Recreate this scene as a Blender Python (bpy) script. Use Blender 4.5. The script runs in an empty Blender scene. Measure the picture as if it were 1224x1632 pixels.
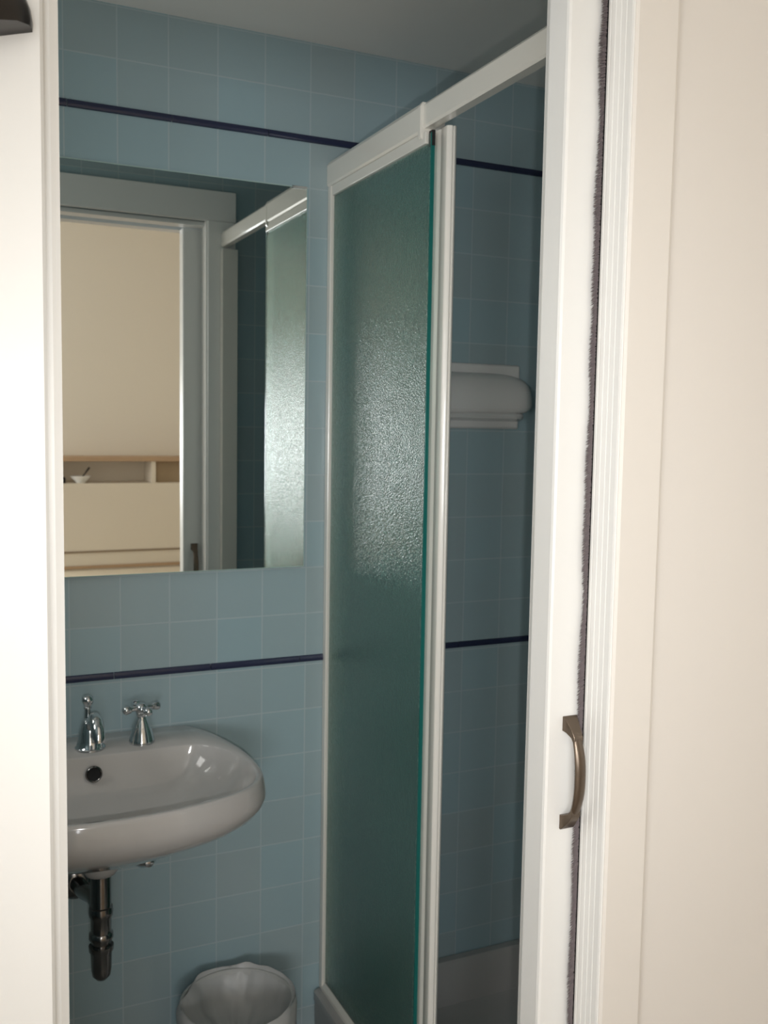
import bpy, bmesh, math, random
from mathutils import Vector, Matrix, noise
random.seed(4)
PI = math.pi
sc = bpy.context.scene
col = sc.collection

# ------------------------------------------------------------------ camera
CAM_H = 1.5
yaw, pitch, roll = math.radians(25.17), math.radians(-4.91), math.radians(0.957)
fwd = Vector((math.sin(yaw)*math.cos(pitch), math.cos(yaw)*math.cos(pitch), math.sin(pitch)))
rgt = Vector((math.cos(yaw), -math.sin(yaw), 0))
up = rgt.cross(fwd)
r2 = rgt*math.cos(roll) + up*math.sin(roll)
u2 = -rgt*math.sin(roll) + up*math.cos(roll)
cd = bpy.data.cameras.new('camera')
cam = bpy.data.objects.new('camera', cd)
col.objects.link(cam)
m = Matrix((r2, u2, -fwd)).transposed().to_4x4()
m.translation = Vector((0, 0, CAM_H))
cam.matrix_world = m
cd.sensor_fit = 'VERTICAL'
cd.sensor_height = 24.0
cd.lens = 24.0*1552.0/1632.0
cd.clip_start = 0.02
cd.dof.use_dof = True
cd.dof.focus_distance = 1.2
cd.dof.aperture_fstop = 7.0
sc.camera = cam

# ------------------------------------------------------------------ world, light, exposure
world = bpy.data.worlds.new('world')
sc.world = world
world.use_nodes = True
bg = world.node_tree.nodes['Background']
bg.inputs[0].default_value = (0.75, 0.86, 1.0, 1)
bg.inputs[1].default_value = 1.0

def area(name, loc, rot, sx, sy, power, color):
    l = bpy.data.lights.new(name, 'AREA')
    l.shape = 'RECTANGLE'; l.size = sx; l.size_y = sy
    l.energy = power; l.color = color
    o = bpy.data.objects.new(name, l); col.objects.link(o)
    o.location = loc; o.rotation_euler = rot
    return o
# daylight entering by the bedroom window behind the camera (faces +Y)
WX0, WX1, WZ0, WZ1 = -1.60, -0.30, 0.90, 1.75
area('window_daylight', ((WX0+WX1)/2, -2.86, (WZ0+WZ1)/2), (PI/2, 0, 0), WX1-WX0-0.06, WZ1-WZ0-0.06, 42.0, (0.95, 0.975, 1.0))
# added fill light on the bedroom's left wall, brightens the back wall (faces +X)
area('side_fill_light', (-2.14, -1.65, 1.6), (PI/2, 0, -PI/2), 1.14, 1.04, 33.0, (0.98, 0.985, 1.0))
# added soft fill for the bathroom, from an unseen left-wall source (faces +X)
area('bathroom_fill_light', (-0.735, 1.56, 1.82), (PI/2, 0, -PI/2), 0.44, 0.44, 3.0, (1.0, 0.99, 0.95))

# the camera's own small flash, just beside the lens (it casts the thin shadow beside the door edge)
fl = bpy.data.lights.new('camera_flash', 'SPOT'); fl.energy = 21.5; fl.spot_size = math.radians(74); fl.spot_blend = 1.0; fl.shadow_soft_size = 0.009; fl.color = (1.0, 0.99, 0.975)
flo = bpy.data.objects.new('camera_flash', fl); col.objects.link(flo)
flo.location = Vector((0, 0, CAM_H)) + rgt*0.026 + Vector((0, 0, -0.055))
flo.rotation_euler = m.to_euler()

sc.view_settings.view_transform = 'Standard'
sc.view_settings.look = 'None'
sc.view_settings.gamma = 1.0
sc.view_settings.use_curve_mapping = False
sc.view_settings.exposure = 0.07
sc.cycles.max_bounces = 14
sc.cycles.diffuse_bounces = 6
sc.cycles.glossy_bounces = 8
sc.cycles.transmission_bounces = 10
sc.cycles.sample_clamp_indirect = 6.0

# ------------------------------------------------------------------ materials
def mat(name, color, rough=0.5, metal=0.0, **kw):
    mt = bpy.data.materials.new(name); mt.use_nodes = True
    b = mt.node_tree.nodes['Principled BSDF']
    b.inputs['Base Color'].default_value = (*color, 1)
    b.inputs['Roughness'].default_value = rough
    b.inputs['Metallic'].default_value = metal
    for k, v in kw.items():
        b.inputs[k.replace('_', ' ')].default_value = v
    return mt

def varied(name, c1, c2, rough, scale, bump=0.0, bscale=200.0, stretch=(1, 1, 1), **kw):
    """noise-mixed colour and optional fine bump"""
    mt = mat(name, c1, rough, **kw)
    nt = mt.node_tree; N = nt.nodes; L = nt.links
    b = N['Principled BSDF']
    tc = N.new('ShaderNodeTexCoord')
    mp = N.new('ShaderNodeMapping'); mp.inputs['Scale'].default_value = stretch
    L.new(tc.outputs['Object'], mp.inputs['Vector'])
    n = N.new('ShaderNodeTexNoise'); n.inputs['Scale'].default_value = scale; n.inputs['Detail'].default_value = 4
    L.new(mp.outputs['Vector'], n.inputs['Vector'])
    mx = N.new('ShaderNodeMix'); mx.data_type = 'RGBA'
    mx.inputs[6].default_value = (*c1, 1); mx.inputs[7].default_value = (*c2, 1)
    L.new(n.outputs['Fac'], mx.inputs[0]); L.new(mx.outputs[2], b.inputs['Base Color'])
    if bump:
        n2 = N.new('ShaderNodeTexNoise'); n2.inputs['Scale'].default_value = bscale
        L.new(mp.outputs['Vector'], n2.inputs['Vector'])
        bp = N.new('ShaderNodeBump'); bp.inputs['Strength'].default_value = bump; bp.inputs['Distance'].default_value = 0.002
        L.new(n2.outputs['Fac'], bp.inputs['Height']); L.new(bp.outputs['Normal'], b.inputs['Normal'])
    return mt

def tile_mat():
    mt = mat('blue_tiles', (0.2, 0.35, 0.4), 0.22)
    nt = mt.node_tree; N = nt.nodes; L = nt.links
    b = N['Principled BSDF']
    uv = N.new('ShaderNodeUVMap'); uv.uv_map = 'UVMap'
    sep = N.new('ShaderNodeSeparateXYZ'); L.new(uv.outputs['UV'], sep.inputs[0])
    def mth(op, a, bb=None, c=None):
        n = N.new('ShaderNodeMath'); n.operation = op
        for i, v in enumerate((a, bb, c)):
            if v is None: continue
            if isinstance(v, (int, float)): n.inputs[i].default_value = v
            else: L.new(v, n.inputs[i])
        return n.outputs[0]
    def edge(s):
        f = mth('FRACT', s)
        return mth('ABSOLUTE', mth('SUBTRACT', f, 0.5))      # 0.5 on the joint
    d = mth('MAXIMUM', edge(sep.outputs[0]), edge(sep.outputs[1]))
    joint = N.new('ShaderNodeMapRange'); joint.interpolation_type = 'SMOOTHSTEP'
    joint.inputs['From Min'].default_value = 0.484; joint.inputs['From Max'].default_value = 0.492
    L.new(d, joint.inputs['Value'])
    # one tone per tile
    cx = N.new('ShaderNodeCombineXYZ')
    L.new(mth('FLOOR', sep.outputs[0]), cx.inputs[0]); L.new(mth('FLOOR', sep.outputs[1]), cx.inputs[1])
    wn = N.new('ShaderNodeTexWhiteNoise'); wn.noise_dimensions = '2D'; L.new(cx.outputs[0], wn.inputs['Vector'])
    tone = N.new('ShaderNodeMix'); tone.data_type = 'RGBA'
    tone.inputs[6].default_value = (0.345, 0.43, 0.45, 1); tone.inputs[7].default_value = (0.325, 0.45, 0.49, 1)
    L.new(wn.outputs['Value'], tone.inputs[0])
    fin = N.new('ShaderNodeMix'); fin.data_type = 'RGBA'
    fin.inputs[7].default_value = (0.41, 0.49, 0.51, 1)
    L.new(joint.outputs[0], fin.inputs[0]); L.new(tone.outputs[2], fin.inputs[6])
    L.new(fin.outputs[2], b.inputs['Base Color'])
    rr = mth('MULTIPLY_ADD', joint.outputs[0], 0.45, 0.24); L.new(rr, b.inputs['Roughness'])
    bp = N.new('ShaderNodeBump'); bp.inputs['Strength'].default_value = 0.2; bp.inputs['Distance'].default_value = 0.001
    L.new(mth('SUBTRACT', 1.0, joint.outputs[0]), bp.inputs['Height']); L.new(bp.outputs['Normal'], b.inputs['Normal'])
    return mt

def frosted_mat():
    mt = mat('frosted_glass', (0.38, 0.64, 0.58), 0.15, 0.0, Transmission_Weight=0.93, IOR=1.5)
    nt = mt.node_tree; N = nt.nodes; L = nt.links; b = N['Principled BSDF']
    tc = N.new('ShaderNodeTexCoord')
    v = N.new('ShaderNodeTexVoronoi'); v.inputs['Scale'].default_value = 300
    L.new(tc.outputs['Object'], v.inputs['Vector'])
    n = N.new('ShaderNodeTexNoise'); n.inputs['Scale'].default_value = 190; n.inputs['Detail'].default_value = 3
    L.new(tc.outputs['Object'], n.inputs['Vector'])
    ad = N.new('ShaderNodeMath'); ad.operation = 'ADD'
    L.new(v.outputs['Distance'], ad.inputs[0]); L.new(n.outputs['Fac'], ad.inputs[1])
    bp = N.new('ShaderNodeBump'); bp.inputs['Strength'].default_value = 0.9; bp.inputs['Distance'].default_value = 0.00055
    L.new(ad.outputs[0], bp.inputs['Height']); L.new(bp.outputs['Normal'], b.inputs['Normal'])
    return mt

M = {}
M['tile'] = tile_mat()
M['navy'] = varied('navy_glaze', (0.018, 0.025, 0.06), (0.03, 0.035, 0.075), 0.25, 8)
M['grout'] = mat('grout', (0.42, 0.44, 0.45), 0.8)
M['ceiling'] = varied('ceiling_paint', (0.82, 0.81, 0.78), (0.85, 0.84, 0.81), 0.8, 4)
M['white_paint'] = varied('white_satin_paint', (0.84, 0.84, 0.82), (0.87, 0.87, 0.85), 0.32, 3, 0.03, 60)
M['cream_wall'] = varied('cream_wall_paint', (0.85, 0.79, 0.69), (0.87, 0.81, 0.71), 0.75, 2, 0.05, 90)
M['warm_paint'] = varied('warm_casing_paint', (0.80, 0.765, 0.715), (0.82, 0.785, 0.735), 0.5, 3)
M['wall_paint'] = varied('pale_wall_paint', (0.78, 0.745, 0.70), (0.81, 0.775, 0.73), 0.75, 2, 0.05, 90)
M['enamel'] = varied('white_lacquered_aluminium', (0.74, 0.72, 0.66), (0.77, 0.75, 0.69), 0.3, 5, Coat_Weight=0.6, Coat_Roughness=0.08)
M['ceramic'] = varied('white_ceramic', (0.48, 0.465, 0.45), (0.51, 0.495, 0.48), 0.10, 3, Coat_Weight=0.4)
M['soap'] = varied('soap_dish_ceramic', (0.68, 0.67, 0.65), (0.72, 0.71, 0.69), 0.14, 3)
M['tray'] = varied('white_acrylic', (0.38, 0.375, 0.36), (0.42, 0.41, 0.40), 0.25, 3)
M['chrome'] = mat('chrome', (0.72, 0.73, 0.74), 0.08, 1.0)
M['dark_chrome'] = mat('tarnished_chrome', (0.27, 0.26, 0.25), 0.16, 1.0)
M['mirror'] = mat('mirror_silver', (0.80, 0.82, 0.79), 0.0, 1.0)
M['mirror_edge'] = mat('mirror_edge', (0.45, 0.6, 0.55), 0.15)
M['frost'] = frosted_mat()
M['glass_edge'] = mat('polished_green_glass_edge', (0.012, 0.13, 0.115), 0.15)
M['bronze'] = varied('aged_bronze', (0.13, 0.10, 0.075), (0.19, 0.15, 0.115), 0.32, 30, 0.05, 120, metal=0.75)
M['bristle'] = mat('grey_bristle', (0.15, 0.125, 0.13), 0.9)
M['black'] = mat('black_gap', (0.01, 0.01, 0.01), 0.8)
M['dark_wood'] = varied('dark_brown_wood', (0.006, 0.004, 0.003), (0.011, 0.007, 0.005), 0.3, 10, stretch=(1, 1, 8))
M['bag'] = varied('white_plastic_liner', (0.47, 0.47, 0.46), (0.53, 0.53, 0.52), 0.4, 25, 0.25, 45)
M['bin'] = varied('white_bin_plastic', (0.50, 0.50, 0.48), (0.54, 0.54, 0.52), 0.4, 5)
M['floor_tile'] = varied('grey_floor', (0.20, 0.20, 0.19), (0.25, 0.25, 0.24), 0.4, 20)
M['wood_floor'] = varied('bedroom_floor', (0.26, 0.20, 0.14), (0.32, 0.24, 0.17), 0.4, 6, stretch=(1, 8, 1))
M['laminate'] = varied('cream_laminate', (0.78, 0.71, 0.60), (0.80, 0.73, 0.62), 0.45, 3)
M['wood_edge'] = varied('orange_wood_edge', (0.46, 0.31, 0.19), (0.52, 0.36, 0.23), 0.45, 12, stretch=(1, 10, 10))
M['brown_back'] = varied('brown_niche_back', (0.36, 0.27, 0.17), (0.40, 0.30, 0.19), 0.6, 5)
M['china'] = mat('white_china', (0.88, 0.88, 0.86), 0.2)
M['bed'] = varied('cream_bedspread', (0.76, 0.68, 0.55), (0.80, 0.72, 0.59), 0.85, 40, 0.2, 120)

# ------------------------------------------------------------------ mesh helpers (world coordinates)
def bx(bm, x0, x1, y0, y1, z0, z1):
    v = [bm.verts.new(p) for p in ((x0, y0, z0), (x1, y0, z0), (x1, y1, z0), (x0, y1, z0),
                                   (x0, y0, z1), (x1, y0, z1), (x1, y1, z1), (x0, y1, z1))]
    for f in ((0, 3, 2, 1), (4, 5, 6, 7), (0, 1, 5, 4), (1, 2, 6, 5), (2, 3, 7, 6), (3, 0, 4, 7)):
        bm.faces.new([v[i] for i in f])

def rings(bm, rs, cap0=True, cap1=True):
    """loft closed rings of equal count"""
    vs = [[bm.verts.new(p) for p in r] for r in rs]
    n = len(vs[0])
    for a, b in zip(vs, vs[1:]):
        for i in range(n):
            bm.faces.new((a[i], a[(i+1) % n], b[(i+1) % n], b[i]))
    if cap0: bm.faces.new(list(reversed(vs[0])))
    if cap1: bm.faces.new(vs[-1])

def lathe(bm, c, prof, n=32, axis='Z'):
    """prof = [(radius, distance along axis)]; axis Z up, or 'Y' meaning towards -Y"""
    rs = []
    for r, h in prof:
        ring = []
        for i in range(n):
            a = 2*PI*i/n
            if axis == 'Z': p = (c[0]+r*math.cos(a), c[1]+r*math.sin(a), c[2]+h)
            elif axis == 'Y': p = (c[0]+r*math.cos(a), c[1]-h, c[2]+r*math.sin(a))
            else: p = (c[0]+h, c[1]+r*math.cos(a), c[2]+r*math.sin(a))
            ring.append(p)
        rs.append(ring)
    rings(bm, rs)

def tube(bm, pts, rad, n=16):
    pts = [Vector(p) for p in pts]
    rad = rad if isinstance(rad, (list, tuple)) else [rad]*len(pts)
    t = (pts[1]-pts[0]).normalized()
    a = t.orthogonal().normalized()
    rs = []
    for i, p in enumerate(pts):
        t = ((pts[min(i+1, len(pts)-1)]) - pts[max(i-1, 0)]).normalized()
        a = (a - t*a.dot(t)).normalized(); b = t.cross(a)
        rs.append([p + (a*math.cos(2*PI*k/n) + b*math.sin(2*PI*k/n))*rad[i] for k in range(n)])
    rings(bm, rs)

def ball(bm, c, r, seg=16, scale=(1, 1, 1)):
    mtx = Matrix.Translation(c) @ Matrix.Diagonal((*scale, 1))
    bmesh.ops.create_uvsphere(bm, u_segments=seg, v_segments=seg//2+2, radius=r, matrix=mtx)

def prism(bm, outline, z0, z1):
    """extrude an XY outline along Z"""
    rings(bm, [[(x, y, z0) for x, y in outline], [(x, y, z1) for x, y in outline]])

def obj(name, bm, material, parent=None, smooth=False, bevel=0.0, seg=2, autosmooth=True):
    bmesh.ops.recalc_face_normals(bm, faces=bm.faces)
    if parent is not None:
        off = Vector(parent['_w'])
        bmesh.ops.translate(bm, verts=bm.verts, vec=-off)
        org = off
    else:
        c0 = Vector((min(v.co.x for v in bm.verts)+max(v.co.x for v in bm.verts),
                     min(v.co.y for v in bm.verts)+max(v.co.y for v in bm.verts), 0))*0.5
        c0.z = min(v.co.z for v in bm.verts)
        bmesh.ops.translate(bm, verts=bm.verts, vec=-c0)
        org = c0
    me = bpy.data.meshes.new(name); bm.to_mesh(me); bm.free()
    me.materials.append(material)
    o = bpy.data.objects.new(name, me); col.objects.link(o)
    o['_w'] = tuple(org)
    if parent is not None: o.parent = parent
    else: o.location = org
    if bevel:
        md = o.modifiers.new('Bevel', 'BEVEL'); md.width = bevel; md.segments = seg; md.limit_method = 'ANGLE'
        md.angle_limit = math.radians(40)
    if smooth:
        for p in me.polygons: p.use_smooth = True
        try: me.set_sharp_from_angle(angle=math.radians(42))
        except Exception: pass
    return o

def tag(o, label, cat, group=None, kind=None):
    o['label'] = label; o['category'] = cat
    if group: o['group'] = group
    if kind: o['kind'] = kind
    return o

def thing(name, loc, label, cat, group=None):
    o = bpy.data.objects.new(name, None); col.objects.link(o)
    o.location = loc; o['_w'] = tuple(loc); o.empty_display_size = 0.05
    return tag(o, label, cat, group)

def box_obj(name, dims, material, parent=None, bevel=0.0):
    bm = bmesh.new(); bx(bm, *dims)
    return obj(name, bm, material, parent, bevel=bevel, smooth=bool(bevel))

def struct(name, o, label, cat):
    o.name = name
    return tag(o, label, cat, kind='structure')

# ------------------------------------------------------------------ setting: bathroom
H = CAM_H
D = 2.0                      # tiled back wall
BL, BR = -0.75, 1.56         # bathroom left and right walls
FI = 1.11                    # bathroom face of the door wall
FO = 0.955                   # bedroom face of the door wall
CZ = H + 0.808               # bathroom ceiling
TR1, TR2 = H+0.6095, H-0.5125  # the two navy trims
bands = [(TR1, CZ+0.02, 0.0975, TR1), (TR2, TR1, (TR1-TR2)/11.0, TR2), (0.0, TR2, 0.1003, TR2-0.014)]

def tiled(name, p0, p1, xoff, label, holes=()):
    """tiled wall 4 cm thick between plan points p0 -> p1; UVs count tiles. holes = (s0, s1, z1) door gap from the floor"""
    bm = bmesh.new(); uvl = bm.loops.layers.uv.new('UVMap')
    a = Vector((*p0, 0)); b = Vector((*p1, 0)); t = (b-a).normalized(); n = Vector((-t.y, t.x, 0)); Ltot = (b-a).length
    cuts = [(0.0, Ltot)]
    segs = []
    for z0, z1, pitch, zref in bands:
        spans = [(0.0, Ltot, z0, z1)]
        for s0, s1, hz in holes:
            new = []
            for q0, q1, w0, w1 in spans:
                new.append((q0, s0, w0, w1)); new.append((s1, q1, w0, w1))
                if hz < w1: new.append((s0, s1, max(hz, w0), w1))
            spans = new
        for q in spans: segs.append((*q, pitch, zref))
    for s0, s1, z0, z1, pitch, zref in segs:
        for off in (0, 1):
            ps = [a+t*s0, a+t*s1, a+t*s1, a+t*s0]; zs = [z0, z0, z1, z1]; ss = [s0, s1, s1, s0]
            if off: ps = [p - n*0.04 for p in ps]
            vs = [bm.verts.new((p.x, p.y, z)) for p, z in zip(ps, zs)]
            f = bm.faces.new(vs if off == 0 else vs[::-1])
            for lp in f.loops:
                i = vs.index(lp.vert)
                lp[uvl].uv = ((ss[i]-xoff)/0.1004, (zs[i]-zref)/pitch)
    me = bpy.data.meshes.new(name); 
    bm.to_mesh(me); bm.free(); me.materials.append(M['tile'])
    o = bpy.data.objects.new(name, me); col.objects.link(o); o['_w'] = (0, 0, 0)
    return tag(o, label, 'wall', kind='structure')

tiled('wall_back', (BR, D), (BL, D), BR-0.3505-0.1004*0, 'pale blue square tiled wall behind the basin and mirror')
tiled('wall_left', (BL, D), (BL, FI), 0.02, 'pale blue tiled side wall beyond the basin')
tiled('wall_right', (BR, FI), (BR, D), 0.03, 'pale blue tiled end wall inside the shower')
DX0, DX1, DZ = 0.115, 0.755, H+0.596       # door opening
tiled('wall_front', (BL, FI), (BR, FI), 0.05, 'blue tiled wall around the doorway, seen in the mirror',
      holes=((DX0-BL, DX1-BL, DZ),))

struct('ceiling', box_obj('ceiling', (BL-0.04, BR+0.04, FI-0.02, D+0.04, CZ, CZ+0.04), M['ceiling']), 'plain grey-white bathroom ceiling', 'ceiling')
struct('floor', box_obj('floor', (BL-0.04, BR+0.04, FO, D+0.04, -0.04, 0.0), M['floor_tile']), 'grey bathroom floor', 'floor')

def navy_trim(name, p0, p1, z, label, joints0, d=0.006):
    """half-round navy pencil tile run, along X or Y"""
    a = Vector((*p0, z)); b = Vector((*p1, z)); t = (b-a).normalized(); n = Vector((-t.y, t.x, 0))
    Lt = (b-a).length
    bm = bmesh.new()
    s = 0.0; cuts = [joints0 + 0.2008*k for k in range(-2, 20)]
    cuts = [c for c in cuts if 0.003 < c < Lt-0.003]
    st = [0.0] + cuts; en = cuts + [Lt]
    for s0, s1 in zip(st, en):
        s1 -= 0.0014
        prof = [(0.0005, -0.0075), (d*0.75, -0.0062), (d, -0.002), (d, 0.002), (d*0.75, 0.0062), (0.0005, 0.0075)]
        r0 = [a + t*s0 + n*u + Vector((0, 0, w)) for u, w in prof]
        r1 = [a + t*s1 + n*u + Vector((0, 0, w)) for u, w in prof]
        rings(bm, [r0, r1])
    o = obj(name, bm, M['navy'], smooth=True)
    return tag(o, label, 'trim', kind='structure')
navy_trim('trim_1', (BR, D), (BL, D), TR1, 'dark navy pencil tile strip running high above the mirror', 0.10)
navy_trim('trim_2', (BR, D), (BL, D), TR2, 'dark navy pencil tile strip running between mirror and basin', 0.02)
navy_trim('trim_3', (BR, FI), (BR, D), TR1, 'upper navy tile strip on the shower end wall', 0.1)
navy_trim('trim_4', (BR, FI), (BR, D), TR2, 'lower navy tile strip on the shower end wall', 0.1)
navy_trim('trim_5', (BL, D), (BL, FI), TR1, 'upper navy tile strip on the side wall by the basin', 0.1)
navy_trim('trim_6', (BL, D), (BL, FI), TR2, 'lower navy tile strip on the side wall by the basin', 0.1)

bm = bmesh.new()
for b in ((BL, BL+0.012, 1.31, 1.34, 1.57, 2.07), (BL, BL+0.012, 1.78, 1.81, 1.57, 2.07), (BL, BL+0.012, 1.34, 1.78, 1.57, 1.60), (BL, BL+0.012, 1.34, 1.78, 2.04, 2.07)):
    bx(bm, *b)
tag(obj('added_window_2', bm, M['enamel']), 'small white frame added around the unseen fill light high on the bathroom side wall', 'window', kind='structure')  # made-up window frame to go with the bathroom fill light

# ------------------------------------------------------------------ setting: bedroom side of the door wall
RX0, RX1, RY, RZ = -2.15, 2.45, -2.75, 2.95
def wall_boxes(name, boxes, material, label):
    bm = bmesh.new()
    for b in boxes: bx(bm, *b)
    o = obj(name, bm, material)
    return tag(o, label, 'wall', kind='structure')
wall_boxes('wall_doorway', [(RX0, DX0-0.02, FO, FO+0.03, 0, RZ), (DX1+0.06, RX1, FO, FO+0.03, 0, RZ), (DX0-0.02, DX1+0.06, FO, FO+0.03, DZ, RZ)],
           M['wall_paint'], 'cream painted wall right of the sliding door')
wall_boxes('wall_bedroom_back', [(RX0, WX0, RY-0.12, RY, 0, RZ), (WX1, RX1, RY-0.12, RY, 0, RZ),
                                 (WX0, WX1, RY-0.12, RY, 0, WZ0), (WX0, WX1, RY-0.12, RY, WZ1, RZ)],
           M['cream_wall'], 'cream bedroom wall seen in the mirror above the headboard')
wall_boxes('wall_bedroom_left', [(RX0-0.1, RX0, RY-0.12, FO+0.03, 0, RZ)], M['cream_wall'], 'cream bedroom side wall behind the camera on the left')
wall_boxes('wall_bedroom_right', [(RX1, RX1+0.1, RY-0.12, FO+0.03, 0, RZ)], M['cream_wall'], 'cream bedroom side wall behind the camera on the right')
struct('floor_bedroom', box_obj('floor_bedroom', (RX0-0.1, RX1+0.1, RY-0.12, FO, -0.04, 0), M['wood_floor']), 'wooden bedroom floor outside the doorway', 'floor')
struct('ceiling_bedroom', box_obj('ceiling_bedroom', (RX0-0.1, RX1+0.1, RY-0.12, FO+0.03, RZ, RZ+0.04), M['white_paint']), 'white bedroom ceiling', 'ceiling')
bm = bmesh.new()
for b in ((WX0, WX0+0.05, RY-0.09, RY-0.02, WZ0, WZ1), (WX1-0.05, WX1, RY-0.09, RY-0.02, WZ0, WZ1),
          (WX0+0.05, WX1-0.05, RY-0.09, RY-0.02, WZ0, WZ0+0.05), (WX0+0.05, WX1-0.05, RY-0.09, RY-0.02, WZ1-0.05, WZ1),
          ((WX0+WX1)/2-0.03, (WX0+WX1)/2+0.03, RY-0.09, RY-0.02, WZ0+0.05, WZ1-0.05)):
    bx(bm, *b)
tag(obj('window_1', bm, M['white_paint']), 'white bedroom window frame behind the camera', 'window', kind='structure')
bm = bmesh.new()
for b in ((RX0, RX0+0.03, -2.28, -2.22, 1.02, 2.18), (RX0, RX0+0.03, -1.08, -1.02, 1.02, 2.18), (RX0, RX0+0.03, -2.22, -1.08, 1.02, 1.08), (RX0, RX0+0.03, -2.22, -1.08, 2.12, 2.18)):
    bx(bm, *b)
tag(obj('added_window_3', bm, M['white_paint']), 'white frame added around the unseen fill light on the bedroom side wall, left of the camera', 'window', kind='structure')  # made-up window frame around the added bedroom fill light

# ------------------------------------------------------------------ door frame
# right side: jamb with reeded edge + casing boards each side (door slides into the pocket between)
def fluted(y0, y1, xf, xb, n=4, d=0.0006):
    pts = [(xb, y1), (xb, y0), (xf+0.003, y0)]
    yy = y0
    pts.append((xf+0.0008, y0+0.0008)); pts.append((xf, y0+0.003))
    w = (y1-y0-0.008)/n
    for k in range(n):
        s = y0+0.004+k*w
        pts += [(xf, s+w*0.62), (xf+d, s+w*0.70), (xf+d, s+w*0.88), (xf, s+w*0.96)]
    pts += [(xf, y1-0.001)]
    return pts
CT = 0.94   # face of the bedroom casings
bm = bmesh.new(); prism(bm, fluted(CT+0.004, 0.992, DX1-0.002, DX1+0.062), 0, DZ)
jr = obj('door_frame', bm, M['white_paint'])
struct('door_1', jr, 'white reeded door jamb beside the brush strip, right of the sliding door', 'door frame')
# back half of the pocket jamb
bm = bmesh.new(); prism(bm, [(x, 2.058-y) for x, y in fluted(0.958, 0.994, DX1, DX1+0.062, 2)], 0, DZ)
obj('inner_jamb', bm, M['white_paint'], jr)
# pocket interior
bm = bmesh.new(); bx(bm, DX1+0.058, DX1+0.066, 0.993, 1.062, 0, DZ)
obj('pocket_lining', bm, M['black'], jr)
# brush seal: backing strip and bristles
bm = bmesh.new()
bx(bm, DX1-0.0025, DX1+0.02, 0.9925, 0.9965, 0, DZ)
bsb = obj('brush_seal', bm, M['black'], jr)
bm = bmesh.new()
for k in range(5200):
    z = DZ*(k+random.random())/5200.0
    ln = 0.0062 + 0.0045*noise.noise(Vector((0, 3.1, z*12))) + random.uniform(0, 0.0035)
    ln = max(0.002, ln)
    dz = 0.004+random.uniform(-0.001, 0.002)
    x0 = DX1-0.0023; yb = 0.9945+random.uniform(-0.0015, 0.001)
    w = 0.0008
    v = [bm.verts.new(p) for p in ((x0, yb-w, z-w), (x0, yb+w, z-w), (x0, yb, z+w), (x0-ln, yb+0.0006, z-dz))]
    bm.faces.new((v[0], v[1], v[3])); bm.faces.new((v[1], v[2], v[3])); bm.faces.new((v[2], v[0], v[3]))
bs = obj('bristles', bm, M['bristle'], bsb); bs['label'] = 'dark grey bristles'; bs['kind'] = 'stuff'
# casings
def casing_profile(x_in, x_out, yw, yf):
    s = 1 if x_out > x_in else -1
    return [(x_in, yw), (x_in, yf+0.003*(1 if yw > yf else -1)), (x_in+s*0.003, yf), (x_out-s*0.006, yf),
            (x_out-s*0.0015, yf+0.002*(1 if yw > yf else -1)), (x_out, yf+0.007*(1 if yw > yf else -1)), (x_out, yw)]
bm = bmesh.new(); prism(bm, casing_profile(DX1+0.0005, 0.8215, FO, CT), 0, DZ+0.085)
tag(obj('trim_7', bm, M['warm_paint']), 'flat cream door casing board right of the reeded jamb', 'casing', kind='structure')
bm = bmesh.new(); prism(bm, casing_profile(0.101, 0.020, FO, CT), 0, DZ+0.085)
tag(obj('trim_8', bm, M['white_paint'], smooth=False), 'flat white door casing board along the left of the opening', 'casing', kind='structure')
box = box_obj('trim_9', (0.101, DX1, CT, FO, DZ-0.004, DZ+0.085), M['white_paint'])
tag(box, 'white door head casing on the bedroom side', 'casing', kind='structure')
# left jamb
bm = bmesh.new(); prism(bm, [(0.06, CT+0.016), (0.108, CT+0.016), (0.116, CT+0.020), (0.1165, 1.10), (0.06, 1.10)], 0, DZ)
tag(obj('trim_10', bm, M['white_paint']), 'white left door jamb behind the casing board', 'door frame', kind='structure')
# head jamb with track
bm = bmesh.new(); bx(bm, 0.1165, DX1+0.06, CT+0.016, 1.0, DZ-0.012, DZ); bx(bm, 0.1165, DX1+0.06, 1.05, 1.10, DZ-0.012, DZ)
tag(obj('trim_11', bm, M['white_paint']), 'white head jamb with the sliding door slot', 'door frame', kind='structure')
# bathroom side casing (seen in the mirror)
BC = 1.128
bm = bmesh.new(); prism(bm, casing_profile(DX1+0.001, 0.842, FI, BC)[::-1], 0, DZ)
bx(bm, DX1-0.002, DX1+0.008, 1.10, BC-0.006, 0, DZ)
tag(obj('trim_12', bm, M['white_paint']), 'white bathroom-side door casing seen in the mirror, nearest the shower', 'casing', kind='structure')
bm = bmesh.new(); prism(bm, casing_profile(DX0, 0.035, FI, BC), 0, DZ)
tag(obj('trim_13', bm, M['white_paint']), 'white bathroom-side casing behind the left jamb', 'casing', kind='structure')
box = box_obj('trim_14', (0.035, 0.842, FI, BC, DZ, DZ+0.087), M['white_paint'], bevel=0.002)
tag(box, 'white bathroom-side head casing across the top of the mirrored doorway', 'casing', kind='structure')

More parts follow.
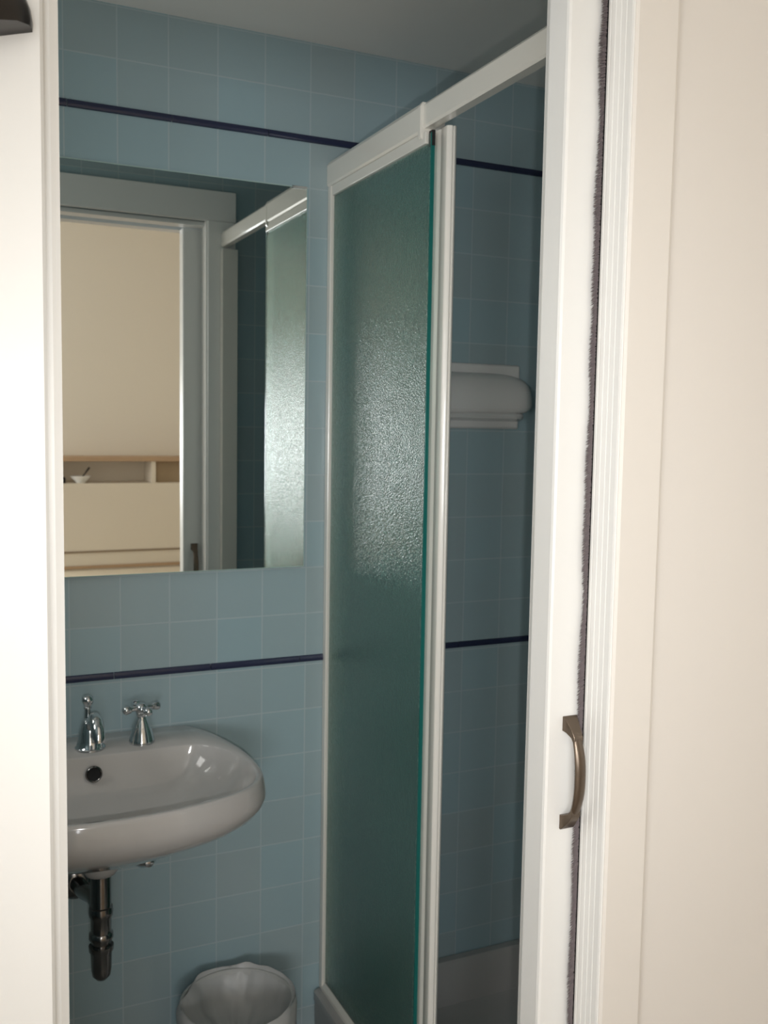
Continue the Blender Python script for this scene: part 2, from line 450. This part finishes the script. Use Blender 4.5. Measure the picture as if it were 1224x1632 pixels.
# ------------------------------------------------------------------ sliding door, mostly inside its pocket
sd = thing('sliding_door', (0.80, 1.022, 0), 'white sliding door mostly inside its pocket, with a bronze pull', 'door')
LX = 0.7025
bm = bmesh.new()
prism(bm, [(LX+0.004, 1.0), (DX1+0.055, 1.0), (DX1+0.055, 1.045), (LX+0.004, 1.045), (LX+0.001, 1.0435), (LX, 1.040), (LX, 1.005), (LX+0.001, 1.0015)], 0.008, DZ-0.013)
leaf = obj('door_leaf', bm, M['white_paint'], sd)
def pull(parent, yb, sgn):
    """D pull: square flared feet and an arched grip. sgn -1 = towards the bedroom"""
    x = 0.7365; zt, zb = H-0.371, H-0.500
    bm = bmesh.new()
    # feet
    for zc, dr in ((zt, -1), (zb, 1)):
        rs = []
        for (w, h, y, dzz) in ((0.0105, 0.0095, 0, 0), (0.0105, 0.0095, 0.003, 0), (0.0090, 0.0080, 0.007, 0.003), (0.0072, 0.0055, 0.015, 0.010), (0.0068, 0.005, 0.021, 0.018)):
            cz = zc + dr*dzz; yy = yb + sgn*y
            rs.append([(x-w, yy, cz-h), (x+w, yy, cz-h), (x+w, yy, cz+h), (x-w, yy, cz+h)])
        rings(bm, rs)
    n = 18; rs = []
    for i in range(n+1):
        u = i/n; z = (zb+0.014) + (zt-zb-0.028)*u
        e = 1-abs(2*u-1)**2.4
        y = yb + sgn*(0.0165 + 0.0105*e)
        hw = 0.0066+0.0016*e; th = 0.0040
        ring = []
        for k in range(10):
            a = 2*PI*k/10
            ring.append((x+hw*math.cos(a), y+th*math.sin(a), z))
        rs.append(ring)
    rings(bm, rs)
    return obj('pull_handle', bm, M['bronze'], parent, smooth=True, bevel=0.0006)
h1 = pull(leaf, 1.0, -1); h1['label'] = 'aged bronze D-shaped pull handle'
h2 = pull(leaf, 1.045, 1); h2['label'] = 'aged bronze pull handle on the bathroom face'

# ------------------------------------------------------------------ dark fitting high on the left casing (cut by the photo edge)
def dark_fitting():
    bm = bmesh.new()
    z0 = H+0.345
    out = [(0.094, 0.000), (0.0945, 0.006), (0.093, 0.016), (0.089, 0.027), (0.083, 0.037), (0.075, 0.045), (0.05, 0.052), (0.0, 0.056), (-0.05, 0.052), (-0.075, 0.044), (-0.083, 0.036), (-0.089, 0.026), (-0.093, 0.015), (-0.0945, 0.006), (-0.094, 0.0)]
    rs = []
    for dd, sc_, zo in ((0.0, 1.0, 0.0), (0.006, 0.99, 0.001), (0.016, 0.955, 0.001), (0.030, 0.84, 0.001), (0.040, 0.62, 0.001), (0.045, 0.3, 0.001)):
        rs.append([(x*sc_-0.002, CT-dd, z0-0.004+zo+z*(1-(1-sc_)*0.3)+0.3*(x*sc_-0.09)) for x, z in out])
    rings(bm, rs)
    return bm
o = obj('wall_hook_rack', dark_fitting(), M['dark_wood'], smooth=True)
tag(o, 'very dark rounded wooden fitting fixed high on the left casing, cut by the corner', 'wall fitting')

# ------------------------------------------------------------------ mirror
MX0, MX1, MZ0, MZ1 = -0.19, 0.7435, H-0.305, H+0.5055
mr = thing('wall_mirror', ((MX0+MX1)/2, D-0.003, MZ0), 'large frameless wall mirror above the basin reflecting the doorway', 'mirror')
bm = bmesh.new()
v = [bm.verts.new(p) for p in ((MX0+0.002, D-0.0105, MZ0+0.002), (MX1-0.002, D-0.0105, MZ0+0.002), (MX1-0.002, D-0.0105, MZ1-0.002), (MX0+0.002, D-0.0105, MZ1-0.002))]
f = bm.faces.new(v)
ex = bmesh.ops.extrude_face_region(bm, geom=[f]); 
bmesh.ops.translate(bm, verts=[g for g in ex['geom'] if isinstance(g, bmesh.types.BMVert)], vec=(0, 0.0008, 0))
obj('mirror_glass', bm, M['mirror'], mr)
bm = bmesh.new(); bx(bm, MX0, MX1, D-0.0096, D-0.0015, MZ0, MZ1)
e = obj('mirror_backing', bm, M['mirror_edge'], mr, bevel=0.001)
e['label'] = 'pale polished glass edge'
bm = bmesh.new()
bx(bm, MX1-0.035, MX1-0.002, D-0.0125, D-0.0108, MZ1-0.004, MZ1+0.0015)
obj('top_edge_glint', bm, M['chrome'], mr)  # added chrome strip, stands in for the highlight along the top edge

# ------------------------------------------------------------------ shower enclosure
SX = 0.804
se = thing('shower_enclosure', (SX, 1.55, H-1.286), 'white framed sliding shower screen with frosted green glass, right of the mirror', 'shower enclosure')
TRZ = H-1.286               # top of tray rim
PZ1 = H+0.515               # underside of header
YB = D-0.001
# header: two sections
bm = bmesh.new()
prof = lambda y, dx=0: [(SX-0.010+dx, y, PZ1), (SX-0.013+dx, y, PZ1+0.004), (SX-0.013+dx, y, PZ1+0.044), (SX-0.008+dx, y, PZ1+0.052), (SX+0.032, y, PZ1+0.052), (SX+0.036, y, PZ1+0.048), (SX+0.036, y, PZ1)]
rings(bm, [prof(YB), prof(1.562)])
obj('header_rail', bm, M['enamel'], se)
bm = bmesh.new()
prof_r = lambda y: [(SX-0.008, y, PZ1+0.012), (SX-0.008, y, PZ1+0.046), (SX-0.003, y, PZ1+0.052), (SX+0.032, y, PZ1+0.052), (SX+0.036, y, PZ1+0.048), (SX+0.036, y, PZ1+0.026), (SX+0.014, y, PZ1+0.026), (SX+0.012, y, PZ1+0.008), (SX-0.005, y, PZ1+0.008)]
rings(bm, [prof_r(1.567), prof_r(BC+0.001)])
obj('header_rail', bm, M['enamel'], se)
bm = bmesh.new()
pc = lambda y: [(SX-0.011, y, PZ1-0.010), (SX-0.0136, y, PZ1-0.006), (SX-0.0136, y, PZ1+0.045), (SX-0.009, y, PZ1+0.0525), (SX+0.034, y, PZ1+0.0525), (SX+0.034, y, PZ1+0.04), (SX-0.006, y, PZ1-0.010)]
rings(bm, [pc(1.5685), pc(1.5605)])
obj('joint_cover', bm, M['enamel'], se)
# lip / clamp under the header over the fixed pane
bm = bmesh.new(); bx(bm, SX-0.009, SX+0.009, 1.548, YB-0.012, PZ1-0.021, PZ1)
obj('glass_clamp', bm, M['enamel'], se, bevel=0.0015)
bm = bmesh.new(); bx(bm, SX-0.0025, SX+0.0035, 1.535, 1.547, PZ1-0.026, PZ1)
obj('end_stop', bm, M['black'], se)
# wall profiles
bm = bmesh.new(); bx(bm, SX-0.011, SX+0.034, YB-0.018, YB, TRZ, PZ1)
obj('wall_profile', bm, M['enamel'], se, bevel=0.002)
bm = bmesh.new(); bx(bm, SX-0.011, SX+0.036, BC+0.001, 1.155, TRZ, PZ1)
obj('wall_profile', bm, M['enamel'], se, bevel=0.002)
# bottom rail
bm = bmesh.new()
prb = lambda y: [(SX-0.011, y, TRZ), (SX-0.011, y, TRZ+0.008), (SX-0.005, y, TRZ+0.018), (SX+0.034, y, TRZ+0.018), (SX+0.036, y, TRZ+0.014), (SX+0.036, y, TRZ)]
rings(bm, [prb(YB-0.018), prb(1.155)])
obj('bottom_rail', bm, M['enamel'], se)
# fixed frosted pane with polished green edge
bm = bmesh.new(); bx(bm, SX-0.003, SX+0.003, 1.5395, YB-0.016, TRZ+0.018, PZ1-0.004)
p = obj('frosted_pane', bm, M['frost'], se); p['label'] = 'fixed pane of green frosted glass'
bm = bmesh.new(); bx(bm, SX-0.0034, SX+0.0034, 1.536, 1.5394, TRZ+0.018, PZ1-0.004)
p = obj('glass_edge', bm, M['glass_edge'], p); p['label'] = 'bright green polished glass edge'
# sliding door: frosted pane on the inner track and its white stile
bm = bmesh.new(); bx(bm, SX+0.021, SX+0.026, 1.548, YB-0.06, TRZ+0.03, PZ1-0.002)
sp = obj('sliding_pane', bm, M['frost'], se); sp['label'] = 'frosted pane slid behind the fixed one'
bm = bmesh.new()
X0 = SX+0.014; X1 = SX+0.034
stile = [(X0+0.003, 1.510), (X0+0.009, 1.508), (X0+0.010, 1.5105), (X0+0.012, 1.5105), (X0+0.013, 1.508), (X1-0.003, 1.510), (X1, 1.514), (X1, 1.560), (X0, 1.560),
         (X0, 1.540), (X0+0.0016, 1.538), (X0+0.0016, 1.534), (X0, 1.532), (X0, 1.513)]
rings(bm, [[(x, y, TRZ+0.019) for x, y in stile], [(x, y, PZ1+0.004) for x, y in stile]])
st = obj('door_stile', bm, M['enamel'], sp, bevel=0.0018, seg=4, smooth=True); st['label'] = 'white upright at the leading edge of the sliding pane'

# shower tray
tr = thing('shower_tray', (1.17, 1.56, 0), 'white shower tray with raised rim under the screen', 'shower tray')
def rrect(x0, x1, y0, y1, r, z, n=6):
    pts = []
    for cx, cy, a0 in ((x1-r, y1-r, 0), (x0+r, y1-r, PI/2), (x0+r, y0+r, PI), (x1-r, y0+r, 3*PI/2)):
        for k in range(n+1):
            a = a0 + (PI/2)*k/n
            pts.append((cx+r*math.cos(a), cy+r*math.sin(a), z))
    return pts
tx0, tx1, ty0, ty1 = 0.779, BR-0.002, BC+0.003, D-0.002
bm = bmesh.new()
rings(bm, [rrect(tx0+0.004, tx1, ty0, ty1, 0.006, 0.0), rrect(tx0+0.002, tx1, ty0, ty1, 0.006, TRZ-0.03), rrect(tx0, tx1, ty0, ty1, 0.006, TRZ-0.026),
           rrect(tx0, tx1, ty0, ty1, 0.006, TRZ-0.006), rrect(tx0+0.005, tx1-0.004, ty0+0.004, ty1-0.004, 0.006, TRZ-0.0005),
           rrect(tx0+0.066, tx1-0.05, ty0+0.05, ty1-0.024, 0.05, TRZ-0.0005), rrect(tx0+0.072, tx1-0.056, ty0+0.056, ty1-0.030, 0.05, TRZ-0.007),
           rrect(tx0+0.085, tx1-0.07, ty0+0.07, ty1-0.045, 0.06, TRZ-0.10), rrect(tx0+0.12, tx1-0.10, ty0+0.10, ty1-0.08, 0.06, TRZ-0.118),
           rrect(1.15, 1.19, 1.54, 1.58, 0.019, TRZ-0.124)])
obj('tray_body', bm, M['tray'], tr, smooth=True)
bm = bmesh.new(); lathe(bm, (1.17, 1.56, TRZ-0.1235), [(0.045, 0), (0.045, 0.002), (0.04, 0.004), (0.01, 0.003)])
obj('drain_cover', bm, M['chrome'], tr, smooth=True)

# ceramic soap dish on the shower wall
so = thing('soap_dish', (1.14, D, H+0.003), 'white ceramic soap shelf fixed to the tiles inside the shower', 'soap dish')
sx0, sx1 = 0.985, 1.288
bm = bmesh.new(); bx(bm, sx0, sx1, D-0.012, D-0.0005, H+0.003, H+0.155)
obj('back_plate', bm, M['soap'], so, bevel=0.005, smooth=True)
bm = bmesh.new()
rs = []
n = 26
cz = H+0.083
for i in range(n+1):
    u = -1+2*i/n                                  # along X
    xx = (sx0+sx1)/2 + u*0.181
    e = max(0.0, 1-abs(u)**5)**0.5
    e = max(e, 0.02)
    ring = []
    prof2 = [(0.004, 0.050), (0.022, 0.046), (0.036, 0.034), (0.046, 0.014), (0.052, -0.010), (0.053, -0.030), (0.048, -0.042), (0.036, -0.048), (0.004, -0.050)]
    for dy, dz in prof2:
        ring.append((xx, D-0.011-dy*e*1.05, cz-0.012+(dz+0.012)*(0.12+0.88*e)))
    rs.append(ring)
rings(bm, rs)
obj('shelf_hood', bm, M['soap'], so, smooth=True)
bm = bmesh.new()
rs = []
for i in range(n+1):
    u = -1+2*i/n
    xx = (sx0+sx1)/2 + u*0.150
    e = max(0.05, max(0.0, 1-abs(u)**8)**0.5)
    rs.append([(xx, D-0.011-dy*e, cz-0.05+dz) for dy, dz in ((0.0, 0.006), (0.054, 0.006), (0.059, 0.001), (0.054, -0.006), (0.0, -0.012))])
rings(bm, rs)
obj('shelf_lip', bm, M['soap'], so, smooth=True)

# ------------------------------------------------------------------ basin
BXC, RIM = 0.276, H-0.630
half = [(0.0, 1.535), (0.07, 1.538), (0.155, 1.556), (0.205, 1.576), (0.24, 1.602), (0.262, 1.635), (0.273, 1.675), (0.276, 1.719), (0.275, 1.77), (0.270, 1.818), (0.259, 1.875), (0.244, 1.930), (0.222, 1.975), (0.200, 1.9975), (0.14, 1.998), (0.07, 1.998), (0.0, 1.998)]
def smooth_poly(pts, times=2):
    for _ in range(times):
        new = []
        for i in range(len(pts)-1):
            a, b = pts[i], pts[i+1]
            new += [(a[0]*.75+b[0]*.25, a[1]*.75+b[1]*.25), (a[0]*.25+b[0]*.75, a[1]*.25+b[1]*.75)]
        pts = [pts[0]]+new+[pts[-1]]
    return pts
hs = smooth_poly(half, 1)
outline = hs + [(-x, y) for x, y in hs[-2:0:-1]]
CY = 1.765
def ring_out(s, z, back=None):
    """scale about the bowl centre; the back stays against the wall for the outer skin"""
    r = []
    for x, y in outline:
        sy = s
        if y > CY and back is not None: sy = back
        r.append((BXC+x*s, min(1.998, CY+(y-CY)*sy), RIM+z))
    return r
def ring_in(s, z, yc=1.735):
    """bowl outline: rounded D with the tap deck left behind it"""
    r = []
    for x, y in outline:
        yy = y
        if y > 1.70: yy = 1.70 + (y-1.70)*0.61
        xx = x*0.955
        yy = yc + (yy-yc)*0.93
        r.append((BXC+xx*s, yc+(yy-yc)*s, RIM+z))
    return r
bs_ = thing('wash_basin', (BXC, 1.99, RIM-0.2), 'white wall-hung ceramic wash basin with chrome taps below the mirror', 'basin')
bm = bmesh.new()
rings(bm, [ring_in(0.10, -0.135, 1.76), ring_in(0.25, -0.132, 1.755), ring_in(0.42, -0.116), ring_in(0.62, -0.092), ring_in(0.80, -0.068), ring_in(0.92, -0.042), ring_in(0.98, -0.016), ring_in(0.995, -0.005), ring_in(1.005, -0.001),
           ring_out(0.982, 0.0, 0.99), ring_out(0.994, -0.002, 1.0), ring_out(1.002, -0.008, 1.0), ring_out(1.012, -0.022, 1.0), ring_out(1.016, -0.036, 1.0), ring_out(1.0, -0.050, 1.0), ring_out(0.95, -0.068, 1.0),
           ring_out(0.86, -0.086, 0.98), ring_out(0.74, -0.102, 0.93), ring_out(0.60, -0.120, 0.80), ring_out(0.45, -0.137, 0.60), ring_out(0.31, -0.151, 0.38), ring_out(0.2, -0.163, 0.22), ring_out(0.1, -0.170, 0.1)])
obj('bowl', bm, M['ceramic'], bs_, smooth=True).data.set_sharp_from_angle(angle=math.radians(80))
# overflow hole in the back slope
ov = Vector((BXC-0.003, 1.862, RIM-0.034))
bm = bmesh.new()
tube(bm, [ov + Vector((0, -0.010, 0.003)), ov + Vector((0, 0.012, -0.002))], 0.0125, 24)
o = obj('overflow_hole', bm, M['black'], bs_, smooth=True); o['label'] = 'dark overflow hole'
bm = bmesh.new()
rs = []
for i in range(28):
    a = 2*PI*i/28
    c = ov + Vector((0.0140*math.cos(a), -0.010, 0.003+0.0140*math.sin(a)))
    rad = Vector((math.cos(a), 0, math.sin(a)))
    rs.append([c + rad*0.0022*math.cos(b) + Vector((0, 0.004*math.sin(b), 0)) for b in [2*PI*k/8 for k in range(8)]])
rs.append(rs[0]); rings(bm, rs, False, False)
obj('overflow_ring', bm, M['dark_chrome'], o, smooth=True)
# basin drain plug
bm = bmesh.new(); lathe(bm, (BXC, 1.76, RIM-0.1415), [(0.03, 0), (0.03, 0.002), (0.024, 0.004), (0.02, 0.003), (0.005, 0.006)])
obj('drain_plug', bm, M['chrome'], bs_, smooth=True)

# spout with pop-up rod
TY = 1.915
fa = thing('basin_spout', (BXC, TY, RIM), 'chrome basin spout with a ball-topped lift rod, left of the cross handle', 'tap')
bm = bmesh.new()
lathe(bm, (BXC, TY, RIM-0.001), [(0.029, 0), (0.029, 0.004), (0.026, 0.007), (0.0235, 0.018), (0.020, 0.032), (0.0165, 0.046), (0.013, 0.055), (0.008, 0.060), (0.003, 0.061)])
obj('spout_base', bm, M['chrome'], fa, smooth=True)
bm = bmesh.new()
pts = []; rad = []
for (dy, dz, rr_) in ((0.004, 0.030, 0.011), (-0.012, 0.048, 0.0115), (-0.028, 0.062, 0.0118), (-0.045, 0.071, 0.0122), (-0.060, 0.0735, 0.0125), (-0.074, 0.069, 0.0128), (-0.084, 0.058, 0.0128), (-0.088, 0.046, 0.0126), (-0.089, 0.038, 0.0122)):
    pts.append((BXC+0.002, TY+dy, RIM+dz)); rad.append(rr_)
tube(bm, pts, rad, 20)
obj('spout_arm', bm, M['chrome'], fa, smooth=True)
bm = bmesh.new()
tube(bm, [(BXC-0.002, TY+0.012, RIM+0.04), (BXC-0.002, TY+0.012, RIM+0.078)], [0.0085, 0.0055], 12)
lathe(bm, (BXC-0.002, TY+0.012, RIM+0.074), [(0.003, 0), (0.008, 0.002), (0.008, 0.004), (0.006, 0.006), (0.0095, 0.012), (0.0118, 0.018), (0.0095, 0.025), (0.003, 0.029)], 20)
obj('lift_rod', bm, M['chrome'], fa, smooth=True)

# cross-handle tap
KX = 0.3755
ta = thing('basin_tap', (KX, TY, RIM), 'chrome tap with a four-armed cross handle at the right of the spout', 'tap')
bm = bmesh.new()
lathe(bm, (KX, TY, RIM-0.001), [(0.0255, 0), (0.026, 0.004), (0.0245, 0.008), (0.0205, 0.022), (0.0145, 0.038), (0.010, 0.048), (0.0085, 0.053), (0.011, 0.056), (0.011, 0.060), (0.006, 0.062)])
obj('tap_body', bm, M['chrome'], ta, smooth=True)
bm = bmesh.new()
hz = RIM+0.069
lathe(bm, (KX, TY, hz-0.010), [(0.006, -0.003), (0.012, 0.002), (0.0135, 0.010), (0.011, 0.015), (0.008, 0.019), (0.006, 0.020), (0.0025, 0.0215)], 24)
for k in range(4):
    a = math.radians(12+90*k)
    d = Vector((math.cos(a), math.sin(a), 0)); c = Vector((KX, TY, hz))
    tube(bm, [c+d*0.006, c+d*0.016, c+d*0.022, c+d*0.024, c+d*0.026, c+d*0.033, c+d*0.037, c+d*0.040],
         [0.0062, 0.0046, 0.005, 0.0075, 0.0075, 0.0092, 0.0072, 0.002], 14)
obj('cross_handle', bm, M['chrome'], ta, smooth=True)

# waste trap
tp = thing('bottle_trap', (BXC, 1.80, H-1.04), 'tarnished chrome waste trap hanging under the basin', 'waste trap')
TPY = 1.80
bm = bmesh.new()
lathe(bm, (BXC, TPY, RIM-0.205), [(0.020, 0), (0.028, 0.003), (0.034, 0.012), (0.036, 0.020), (0.036, 0.028), (0.030, 0.038)])
o = obj('drain_nut', bm, M['tray'], tp, smooth=True); o['label'] = 'pale drain flange'
bm = bmesh.new()
z = H
lathe(bm, (BXC, TPY, z), [(0.019, -0.834), (0.019, -0.895), (0.0215, -0.897), (0.0225, -0.905), (0.0215, -0.914), (0.019, -0.918), (0.019, -0.945), (0.022, -0.948), (0.0225, -0.957), (0.0195, -0.962), (0.0185, -0.972)][::-1], 28)
obj('trap_pipe', bm, M['dark_chrome'], tp, smooth=True)
bm = bmesh.new()
lathe(bm, (BXC, TPY, z), [(0.002, -1.040), (0.010, -1.038), (0.0165, -1.030), (0.0185, -1.018), (0.0195, -0.985), (0.0225, -0.981), (0.023, -0.972), (0.0205, -0.9705)], 28)
obj('trap_cup', bm, M['dark_chrome'], tp, smooth=True)
bm = bmesh.new()
tube(bm, [(BXC, TPY+0.012, H-0.905), (BXC-0.003, TPY+0.06, H-0.905), (BXC-0.012, 1.93, H-0.925), (BXC-0.018, 1.992, H-0.933)], 0.0155, 18)
op_ = obj('outlet_pipe', bm, M['dark_chrome'], tp, smooth=True)
bm = bmesh.new()
lathe(bm, (BXC-0.018, 1.999, H-0.933), [(0.036, 0), (0.036, 0.004), (0.030, 0.010), (0.020, 0.015), (0.016, 0.016)], 28, 'Y')
obj('wall_flange', bm, M['dark_chrome'], op_, smooth=True)

va = thing('stop_valve', (0.395, 1.999, H-0.895), 'small chrome stop valve flange on the tiles under the basin', 'valve')
bm = bmesh.new()
lathe(bm, (0.397, 1.999, H-0.900), [(0.029, 0), (0.029, 0.003), (0.025, 0.010), (0.014, 0.016), (0.010, 0.017), (0.010, 0.045), (0.004, 0.047)], 28, 'Y')
obj('valve_body', bm, M['chrome'], va, smooth=True)
bm = bmesh.new(); tube(bm, [(0.397, 1.965, H-0.900), (0.396, 1.975, H-0.88), (0.390, 1.990, H-0.845)], 0.005, 10)
obj('supply_pipe', bm, M['chrome'], va, smooth=True)

# ------------------------------------------------------------------ waste bin with liner
BCX, BCY, BZ = 0.553, 1.845, 0.333
bn = thing('waste_bin', (BCX, BCY, 0), 'round white waste bin lined with a crumpled bag, under the basin', 'bin')
bm = bmesh.new()
lathe(bm, (BCX, BCY, 0), [(0.09, 0), (0.094, 0.004), (0.104, 0.15), (0.114, BZ-0.012), (0.117, BZ-0.008), (0.117, BZ-0.004), (0.111, BZ-0.003), (0.108, BZ-0.02), (0.086, 0.02), (0.01, 0.018)], 40)
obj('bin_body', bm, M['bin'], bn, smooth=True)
bm = bmesh.new(); rs = []
n = 72
prof3 = [(0.122, -0.12), (0.122, -0.08), (0.121, -0.05), (0.121, -0.02), (0.120, -0.002), (0.116, 0.004), (0.110, 0.000), (0.105, -0.015), (0.099, -0.035), (0.087, -0.06), (0.064, -0.08), (0.035, -0.09), (0.005, -0.092)]
for j, (r, h) in enumerate(prof3):
    ring = []
    for i in range(n):
        a = 2*PI*i/n
        c, s_ = math.cos(a), math.sin(a)
        k = noise.noise(Vector((c*3.2, s_*3.2, h*14+3)))
        k2 = noise.noise(Vector((c*9, s_*9, h*40)))
        inner = j > 6
        amp = 0.016 if inner else 0.0035
        rr = r + amp*k + 0.004*k2*(1 if inner else 0.3)
        if not inner: rr = max(rr, 0.1185)
        zz = BZ + h + (0.02*k if inner else 0.006*k*(j > 2)) 
        # flat-ish slack corner at the back left
        flat = 0.016*max(0, math.cos(2.6*(a-2.55)))**2 if abs(a-2.55) < 0.6 else 0
        ring.append((BCX+(rr-flat*(j > 3))*c, BCY+(rr-flat*(j > 3))*s_, zz))
    rs.append(ring)
rings(bm, rs, False, True)
o = obj('bin_liner', bm, M['bag'], bn, smooth=True); o['label'] = 'white crumpled plastic liner'

# ------------------------------------------------------------------ bedroom pieces seen in the mirror
HY = -2.5
hb = thing('headboard_unit', (1.5, -2.6, 0), 'cream headboard unit with open niches and an orange wood top, seen in the mirror', 'headboard')
hx0, hx1 = 0.45, 2.4
bm = bmesh.new(); bx(bm, hx0, hx1, RY+0.002, HY, 0.0, H-0.385)
obj('front_panel', bm, M['laminate'], hb, bevel=0.003)
bm = bmesh.new(); bx(bm, hx0-0.01, hx1, RY+0.002, HY+0.008, H-0.243, H-0.212)
o = obj('top_board', bm, M['wood_edge'], hb, bevel=0.003); o['label'] = 'orange-brown wooden top board'
bm = bmesh.new(); bx(bm, 1.345, 1.37, RY+0.002, HY-0.004, H-0.3848, H-0.2432)
obj('divider', bm, M['laminate'], hb)
bm = bmesh.new(); bx(bm, hx0, hx0+0.02, RY+0.002, HY-0.004, H-0.3848, H-0.2432)
obj('end_panel', bm, M['laminate'], hb)
bm = bmesh.new(); bx(bm, 1.3702, hx1-0.001, HY-0.06, HY-0.045, H-0.3848, H-0.2432)
o = obj('niche_door', bm, M['brown_back'], hb); o['label'] = 'brown set-back niche panel'
bm = bmesh.new(); bx(bm, hx0, hx1, HY+0.0005, HY+0.006, H-0.835, H-0.823)
obj('panel_groove', bm, M['wood_floor'], hb)

bd = thing('bed', (1.5, -1.5, 0), 'cream covered bed with an orange wood rail, low in the mirror', 'bed')
bm = bmesh.new(); bx(bm, 0.62, 2.3, HY+0.01, -0.75, 0.16, 0.555)
obj('bedspread', bm, M['bed'], bd, bevel=0.03)
bm = bmesh.new(); bx(bm, 0.60, 2.32, HY+0.0065, HY+0.0095, H-0.938, H-0.918)
o = obj('bed_rail', bm, M['wood_edge'], bd); 
bm = bmesh.new(); bx(bm, 0.65, 2.27, HY+0.02, -0.78, 0.0, 0.159)
obj('bed_base', bm, M['laminate'], bd)

bo = thing('small_bowl', (0.90, HY-0.07, H-0.3848), 'small white bowl standing in the headboard niche', 'bowl')
bm = bmesh.new(); lathe(bm, (0.90, HY-0.075, H-0.3848), [(0.03, 0), (0.033, 0.006), (0.055, 0.028), (0.066, 0.045), (0.062, 0.045), (0.05, 0.028), (0.02, 0.012)])
obj('bowl_body', bm, M['china'], bo, smooth=True)
bm = bmesh.new(); tube(bm, [(0.90, HY-0.075, H-0.368), (0.92, HY-0.073, H-0.335), (0.955, HY-0.070, H-0.285)], [0.004, 0.004, 0.007], 8)
sp_ = obj('spoon', bm, M['dark_wood'], None, smooth=True)
tag(sp_, 'small dark spoon leaning in the white bowl', 'spoon')
bm = bmesh.new(); lathe(bm, (0.745+0.04, HY-0.06, H-0.3848), [(0.018, 0), (0.02, 0.01), (0.02, 0.03), (0.01, 0.042), (0.004, 0.043)], 16)
tag(obj('small_bottle', bm, M['dark_wood'], None, smooth=True), 'small dark round pot at the left end of the mirrored niche', 'pot')

# strip helper property
for o in bpy.data.objects:
    if '_w' in o: del o['_w']
